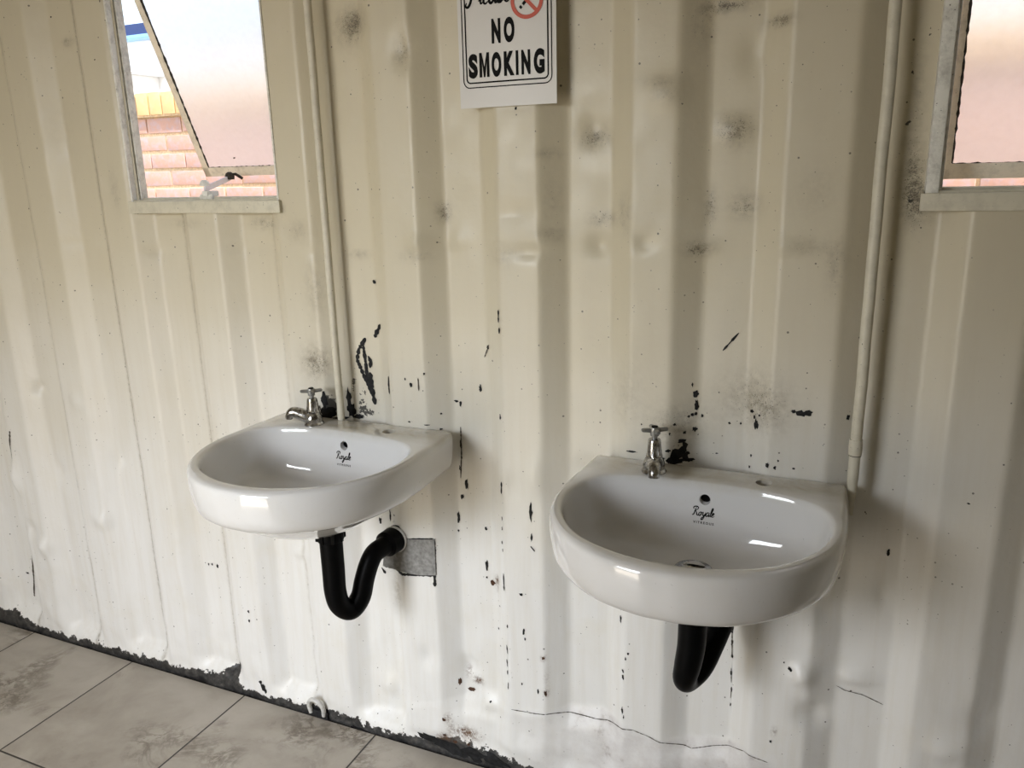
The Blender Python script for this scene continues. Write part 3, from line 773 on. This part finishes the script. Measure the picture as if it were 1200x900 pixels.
# ------------------------------------------------------------------ waste traps
def nut(bm, p, r, h, n=32):
    lathe(bm, [(r*.8, -h/2), (r*.97, -h/2), (r, -h/2+.002)]+[(r, h/2-.002), (r*.97, h/2), (r*.8, h/2)], n, Matrix.Translation(p))
def trap(name, top, pts, rads, wallp, label, grp=None):
    rad = rads[-1]
    r = empty(name, (top[0], top[1], min(p[2] for p in pts)-.02), label, 'waste pipe')
    o = r.location
    bm = bmesh.new(); P = catmull(pts, 8)
    tube(bm, [p-o for p in P], list(np.interp(np.linspace(0, 1, len(P)), np.linspace(0, 1, len(rads)), rads)), 28)
    fin(bm, 'bent_pipe', M_black, r)
    bm = bmesh.new(); c = Vector(top)-o
    nut(bm, c+Vector((0, 0, -.012)), rads[0]+.004, .026)
    for k in range(8):
        a = k*PI/4; box(bm, c.x+math.cos(a)*(rads[0]+.004)-.003, c.x+math.cos(a)*(rads[0]+.004)+.003, c.y+math.sin(a)*(rads[0]+.004)-.003, c.y+math.sin(a)*(rads[0]+.004)+.003, c.z-.024, c.z)
    fin(bm, 'coupling_nut', M_black, r)
    d = (P[-1]-P[-4]).normalized()
    bm = bmesh.new(); q = P[-1]-d*.045-o
    tube(bm, [q, q+d*.006, q+d*.030, q+d*.052], [rad+.001, rad+.008, rad+.009, rad+.009], 28)
    fin(bm, 'wall_coupling', M_black, r)
    bm = bmesh.new(); w = Vector(wallp)-o
    lathe(bm, [(rad*.5, .008), (rad+.009, .008), (rad+.011, .005), (rad+.010, .0)], 32, Matrix.Translation(w) @ Matrix.Rotation(PI/2, 4, 'X'))
    f = fin(bm, 'wall_flange', M_chromeflange, r); f['label'] = 'bright ring where the pipe enters the wall'
    return r
M_chromeflange = simple('white_plastic_ring', (.7, .7, .68), .3)
x, y = -1.073, -.186; tz = BL[2]-.203
trap('waste_trap', (x, y, tz), [(x, y, tz-.004), (x, y, .60), (x, y, .54), (x+.003, y+.010, .500), (x+.015, y+.034, .478), (x+.027, y+.058, .500), (x+.032, y+.072, .54), (x+.037, y+.086, .572), (x+.042, y+.104, .594), (x+.048, y+.132, .600), (x+.053, y+.186, .600)],
     [.0265, .0262, .0255, .0250, .0248, .0245, .0240, .0238, .0236, .0236, .0236], (x+.053, -.001, .600), 'black S bend waste pipe under the left basin, ending beside the cement patch')
x, y = BR[0], -.186; tz = BR[2]-.203
trap('waste_trap', (x, y, tz), [(x+.003, y, tz-.004), (x+.002, y, .60), (x-.004, y, .55), (x-.010, y+.006, .515), (x-.006, y+.031, .497), (x+.0135, y+.061, .512), (x+.0275, y+.101, .55), (x+.0445, y+.146, .60), (x+.050, y+.186, .618)],
     [.0275, .0268, .0255, .0225, .0215, .0215, .0240, .0240, .0240], (x+.050, -.001, .618), 'black waste pipe under the right basin, its bend pointing down')

# ------------------------------------------------------------------ water pipes
def vpipe(x, y, z0, z1, r, label, joints=(), tail=None):
    root = empty('water_pipe', (x, y, z0), label, 'pipe')
    bm = bmesh.new()
    n = 40; rnd = random.Random(int(x*100))
    pts = [(noise.noise((x, i*.3, 0))*.0015, 0, (z1-z0)*i/n) for i in range(n+1)]
    tube(bm, pts, r, 20)
    fin(bm, 'pipe', M_pipe, root)
    for jz, h in joints:
        bm = bmesh.new(); lathe(bm, [(r*.8, jz-z0-h/2), (r+.0016, jz-z0-h/2), (r+.0022, jz-z0), (r+.0016, jz-z0+h/2), (r*.8, jz-z0+h/2)], 20)
        fin(bm, 'pipe_joint', M_pipe, root)
        bm = bmesh.new(); lathe(bm, [(r*.8, jz-z0-h/2-.0015), (r+.0012, jz-z0-h/2-.0015), (r+.0012, jz-z0-h/2), (r*.8, jz-z0-h/2)], 20); fin(bm, 'joint_gap', M_putty, root)
    if tail:
        bm = bmesh.new(); tube(bm, tail, [r*.95, r*.9, r*.75, r*.45, r*.3], 16); fin(bm, 'pipe_tail', M_pipe, root)
    return root
vpipe(-1.146, -.012, .901, 2.4, .0088, 'thin cream painted pipe rising from the left basin past the left window')
vpipe(.008, -.014, .905, 2.4, .0100, 'cream painted pipe running down to the corner of the right basin', joints=((.968, .030), ),
      tail=[(0, 0, .002), (0, .001, -.01), (.001, .002, -.03), (.002, .003, -.055), (.003, .006, -.075)])

# ------------------------------------------------------------------ sign
sx0, sx1, sz0, sz1 = -.789, -.579, 1.603, 1.900
root = empty('no_smoking_sign', ((sx0+sx1)/2, -.0065, sz0), 'white paper NO SMOKING notice hanging on the wall above the basins', 'sign')
w = (sx1-sx0)/2; h = sz1-sz0
bm = bmesh.new(); nn = 12
for yy in (0, .0012):
    pass
g = [[bm.verts.new((-w+2*w*i/nn, -.0022*math.sin(PI*i/nn), h*j/nn)) for i in range(nn+1)] for j in range(nn+1)]
for j in range(nn):
    for i in range(nn): bm.faces.new((g[j][i], g[j][i+1], g[j+1][i+1], g[j+1][i]))
r = bmesh.ops.extrude_face_region(bm, geom=bm.faces[:])
for v in r['geom']:
    if isinstance(v, bmesh.types.BMVert): v.co.y += .0012
sheet = fin(bm, 'sheet', M_paper, root)
def on_sheet(bm, lift=.0006):
    for v in bm.verts:
        i = (v.co.x+w)/(2*w)
        v.co.y = -.0022*math.sin(PI*max(0, min(1, i)))-lift
def rrect(bm, hw, z0_, z1_, r, t):
    P = []
    for cx, cz, a0 in ((hw-r, z0_+r, -PI/2), (hw-r, z1_-r, 0), (-hw+r, z1_-r, PI/2), (-hw+r, z0_+r, PI)):
        for k in range(9): a = a0+k*PI/16; P.append((cx+r*math.cos(a), cz+r*math.sin(a), math.cos(a), math.sin(a)))
    Q = []
    for i, p in enumerate(P):
        q = P[(i+1) % len(P)]; Q.append(p)
        d = math.hypot(q[0]-p[0], q[1]-p[1])
        if d > .03:
            m_ = int(d/.015)
            for s in range(1, m_): Q.append(tuple(p[j]+(q[j]-p[j])*s/m_ for j in range(4)))
    A_ = [bm.verts.new((p[0], 0, p[1])) for p in Q]; B_ = [bm.verts.new((p[0]-p[2]*t, 0, p[1]-p[3]*t)) for p in Q]
    for i in range(len(Q)): j = (i+1) % len(Q); bm.faces.new((A_[i], A_[j], B_[j], B_[i]))
bm = bmesh.new(); rrect(bm, .0965, .0375, h-.010, .015, .0021); rrect(bm, .0895, .0460, h-.017, .010, .0029); on_sheet(bm); fin(bm, 'border', M_ink, root, 0)
bm = bmesh.new()
for ch, xa, ww_, z_ in (('N', -.030, .0195, .1215), ('O', -.0035, .0228, .1215)):
    add_text(bm, ch, .0565, xa+ww_/2, z_, fit=ww_, offset=.0034)
on_sheet(bm); fin(bm, 'block_lettering', M_ink, root, 0)
bm = bmesh.new()
for ch, xa, ww_, z_ in (('S', -.0835, .0205, .0600), ('O', -.0318, .0212, .0600), ('K', -.0049, .0225, .0600),
        ('I', .0206, .0056, .0600), ('N', .0325, .0188, .0600), ('G', .0583, .0225, .0600)):
    add_text(bm, ch, .0565, xa+ww_/2, z_, fit=ww_, offset=.0034)
x0_, z0_, hh = -.0590, .0572, .0460
for P4 in (((0, 0), (.0058, 0), (.0058, 1), (0, 1)), ((.0164, 0), (.0222, 0), (.0222, 1), (.0164, 1)), ((.0058, 1), (.0058, .68), (.0092, 0), (.0111, 0), (.0111, .42)), ((.0164, 1), (.0111, .42), (.0111, 0), (.0130, 0), (.0164, .68))):
    bm.faces.new([bm.verts.new((x0_+a_, 0, z0_+b_*hh)) for a_, b_ in P4])
bmesh.ops.subdivide_edges(bm, edges=[e for e in bm.edges if e.calc_length() > .02], cuts=2)
on_sheet(bm); fin(bm, 'block_lettering', M_ink, root, 0)
bm = bmesh.new(); script(bm, 'Please', -.080, .192, .0205, .0050)
on_sheet(bm); fin(bm, 'script_lettering', M_ink, root, 0)
bm = bmesh.new()
cx, cz, r0, r1 = .046, .190, .0262, .0335
def annulus(bm, cx, cz, r0, r1, n=48):
    a_ = [bm.verts.new((cx+r0*math.cos(2*PI*k/n), 0, cz+r0*math.sin(2*PI*k/n))) for k in range(n)]; b_ = [bm.verts.new((cx+r1*math.cos(2*PI*k/n), 0, cz+r1*math.sin(2*PI*k/n))) for k in range(n)]
    for i in range(n): j = (i+1) % n; bm.faces.new((a_[i], a_[j], b_[j], b_[i]))
annulus(bm, cx, cz, r0, r1)
dv = Vector((1, 0, -1)).normalized(); uv_ = Vector((1, 0, 1)).normalized()
q = [Vector((cx, 0, cz))+dv*s*(r0+.001)+uv_*t*.0034 for s, t in ((-1, -1), (1, -1), (1, 1), (-1, 1))]
bm.faces.new([bm.verts.new(p) for p in q]); on_sheet(bm, .0012); fin(bm, 'prohibition_ring', M_red, root, 0)
bm = bmesh.new()
def quadr(c, d, L, W):
    d = Vector((d[0], 0, d[1])).normalized(); u = Vector((-d.z, 0, d.x)); c = Vector((c[0], 0, c[1]))
    bm.faces.new([bm.verts.new(c+d*s*L/2+u*t*W/2) for s, t in ((-1, -1), (1, -1), (1, 1), (-1, 1))])
quadr((cx+.001, cz+.002), (1, 1), .026, .006); quadr((cx-.0125, cz-.0115), (1, 1), .005, .006)
on_sheet(bm, .0009); fin(bm, 'cigarette_symbol', M_ink, root, 0)

# ------------------------------------------------------------------ lashing ring at the foot of the wall
bm = bmesh.new()
p = wp(372, 822, 0)
rt_ = empty('lashing_ring', (p.x, -.004, 0), 'small white painted steel lashing ring at the foot of the wall', 'ring')
pts = [(-.022, 0, .012), (-.024, -.004, .036), (-.016, -.008, .056), (0, -.010, .064), (.016, -.008, .056), (.024, -.004, .036), (.022, 0, .012)]
tube(bm, catmull(pts, 6), .0065, 14)
fin(bm, 'ring_bar', simple('white_ring_paint', (.6, .59, .56), .4, var=.3, scale=90), rt_)
bm = bmesh.new(); box(bm, -.034, .034, -.002, .006, 0, .022, bev=.003); fin(bm, 'ring_plate', M_chip, rt_)

# ------------------------------------------------------------------ outside: brick garden wall
def brick_mat(name, base, alt, spot, scale=30):
    t = NT(name); v = t.obj()
    oi = t.n('ShaderNodeAttribute'); oi.attribute_name = 'tone'
    b = t.mix(oi.outputs['Fac'], base, alt)
    b = t.mix(t.ramp(t.noise(v, scale, 5, .65), [(.45, 0.0), (.7, .7)]), b, spot)
    b = t.mix(t.ramp(t.noise(v, 90, 4, .7), [(.66, 0.0), (.72, .8)]), b, (.2, .11, .09))
    t.col(b); t.set(Roughness=.85); t.bump(t.noise(v, 80, 5), .4, .003); return t.m
M_brick = brick_mat('red_clay_brick', (.62, .38, .30), (.72, .54, .46), (.54, .46, .54))
M_cope = brick_mat('yellow_clay_brick', (.80, .55, .27), (.84, .62, .36), (.78, .56, .34))
M_mortar = simple('sandy_mortar', (.82, .64, .42), .95, var=.25, scale=90, bump=.6)
Y0 = 1.60; ZC = 1.79
bw = empty('brick_wall', (-1.5, Y0, 0), 'sunlit red brick garden wall with a yellow brick coping, outside the windows', 'brick wall')
def bricks(name, mat, items, parent, bev=.003):
    bm = bmesh.new(); tones = []
    lay = bm.faces.layers.float.new('tone')
    for (x0, x1, y0, y1, z0, z1) in items:
        fs_ = box(bm, x0, x1, y0, y1, z0, z1, bev); tv = random.random()
        for f in fs_: f[lay] = tv
    ob = fin(bm, name, mat, parent, 35); return ob
items = []
for k in range(12):
    z1 = ZC-.012-k*.085; z0 = z1-.070
    off = .058 + (.116 if k % 2 else 0)
    x = -6+off
    while x < 3.2:
        j = random.uniform(-.003, .003); items.append((x+j+1.5, x+.222+j+1.5, random.uniform(-.004, .002), .10, z0+random.uniform(-.002, .002), z1+random.uniform(-.002, .002))); x += .232
bricks('brickwork', M_brick, items, bw)
bm = bmesh.new(); box(bm, -4.5, 4.7, .007, .20, 0, ZC-.004); fin(bm, 'mortar', M_mortar, bw, 0)
items = []; x = -6
while x < 3.2:
    items.append((x+1.5, x+1.5+.075, -.028, .20, ZC+.004, ZC+.110+random.uniform(-.002, .002))); x += .086
bricks('coping', M_cope, items, bw)['label'] = 'yellow bricks set on edge along the top'
bm = bmesh.new(); box(bm, -4.5, 4.7, -.018, .195, ZC-.004, ZC+.100); fin(bm, 'coping_mortar', M_mortar, bw, 0)

# neighbouring white house with blue eaves
M_house = simple('white_plaster', (.80, .80, .80), .8, var=.03, scale=5)
M_blue = simple('blue_paint', (.02, .045, .16), .5, var=.1)
M_lblue = simple('light_blue_gutter', (.25, .48, .80), .4, var=.05)
hs = empty('neighbouring_house', (-8, 6, 0), 'white plastered house with dark blue eaves beyond the brick wall', 'house')
bm = bmesh.new(); box(bm, -7, 12, 0, 4, 0, 3.065); fin(bm, 'wall', M_house, hs, 0)
bm = bmesh.new(); box(bm, -7.2, 12.2, -.10, 0, 3.12, 3.25, bev=.01); fin(bm, 'fascia', M_blue, hs, 0)['label'] = 'dark blue fascia board'
bm = bmesh.new(); box(bm, -7.2, 12.2, -.16, -.02, 3.075, 3.12, bev=.01); fin(bm, 'gutter', M_lblue, hs)['label'] = 'light blue gutter'
bm = bmesh.new(); box(bm, -7.2, 12.2, -.02, 4.2, 3.06, 3.11); fin(bm, 'soffit', M_house, hs, 0)
bm = bmesh.new(); box(bm, -1.2, .15, -.5, 0, 0, 2.66, bev=.01); box(bm, -1.3, .25, -.6, 0, 2.66, 2.71, bev=.01); fin(bm, 'porch', M_house, hs, 0)
wn = empty('window_tmp', (0, 0, 0), '', ''); bpy.data.objects.remove(wn)
bm = bmesh.new(); box(bm, -.62, -.22, -.53, -.50, 1.5, 2.57, bev=.005); wo = fin(bm, 'window', simple('grey_window', (.18, .20, .22), .3), hs, 0)
bm = bmesh.new()
for k in range(12): box(bm, -.62, -.22, -.545, -.53, 1.55+k*.095, 1.562+k*.095)
fin(bm, 'window_bars', simple('white_bars', (.6, .6, .6), .5), wo, 0)
bm = bmesh.new(); box(bm, -14, 12, .06, 12, -.12, -.06); g_ = fin(bm, 'ground_outside', simple('pale_concrete', (.5, .47, .42), .9, var=.2, scale=6), None, 0); struct(g_, 'pale ground outside')
g2 = None
bm = bmesh.new(); box(bm, -8, 6, -7, -2.46, -.12, -.06); g2 = fin(bm, 'yard_outside', bpy.data.materials['pale_concrete'], None, 0); struct(g2, 'pale ground outside the door')

# ------------------------------------------------------------------ light
W = bpy.data.worlds.new('sky'); S.world = W; W.use_nodes = True
nt = W.node_tree; nt.nodes.clear()
wo_ = nt.nodes.new('ShaderNodeOutputWorld'); bg = nt.nodes.new('ShaderNodeBackground'); sk = nt.nodes.new('ShaderNodeTexSky')
sk.sky_type = 'NISHITA'; sk.sun_disc = False; sk.sun_elevation = math.radians(52); sk.sun_rotation = math.radians(200); sk.air_density = 1.2; sk.dust_density = .6; sk.ozone_density = 1.5
cl = nt.nodes.new('ShaderNodeTexNoise'); cl.inputs['Scale'].default_value = 2.2; cl.inputs['Detail'].default_value = 6
rp = nt.nodes.new('ShaderNodeValToRGB'); rp.color_ramp.elements[0].position = .36; rp.color_ramp.elements[1].position = .58; nt.links.new(cl.outputs[0], rp.inputs[0])
mx_w = nt.nodes.new('ShaderNodeMix'); mx_w.data_type = 'RGBA'; nt.links.new(rp.outputs[0], mx_w.inputs[0]); nt.links.new(sk.outputs[0], mx_w.inputs[6]); mx_w.inputs[7].default_value = (2.9, 2.85, 2.85, 1)
nt.links.new(mx_w.outputs[2], bg.inputs[0]); bg.inputs[1].default_value = .50; nt.links.new(bg.outputs[0], wo_.inputs[0])
def lamp(name, ty, loc, rot=None, target=None, **k):
    d = bpy.data.lights.new(name, ty); o = bpy.data.objects.new(name, d); COL.objects.link(o); o.location = loc
    for a, b in k.items(): setattr(d, a, b)
    if target is not None: o.rotation_euler = (Vector(target)-Vector(loc)).to_track_quat('-Z', 'Y').to_euler()
    return o
lamp('sun', 'SUN', (0, 0, 5), target=(-2.3, 1.2, 1.6), energy=7.0, angle=math.radians(.6), color=(1, .93, .84))
# daylight through the open door: bright sky high up, warm ground bounce low down
lamp('door_sky', 'AREA', (-1.75, -3.6, 2.45), target=(-.95, 0, .25), energy=128, shape='RECTANGLE', size=2.6, size_y=2.0, spread=math.radians(115), color=(.95, .97, 1.0))
lamp('door_ground_bounce', 'AREA', (-1.6, -3.1, .25), target=(-1.2, 0, .9), energy=34, shape='RECTANGLE', size=2.2, size_y=1.1, color=(1.0, .88, .72))
S.view_settings.view_transform = 'Standard'; S.view_settings.look = 'None'; S.view_settings.gamma = 1; S.view_settings.exposure = .07
S.view_settings.use_curve_mapping = False
S.cycles.use_denoising = True
S.cycles.max_bounces = 8; S.cycles.diffuse_bounces = 5; S.cycles.sample_clamp_indirect = 6
S.cycles.caustics_reflective = False
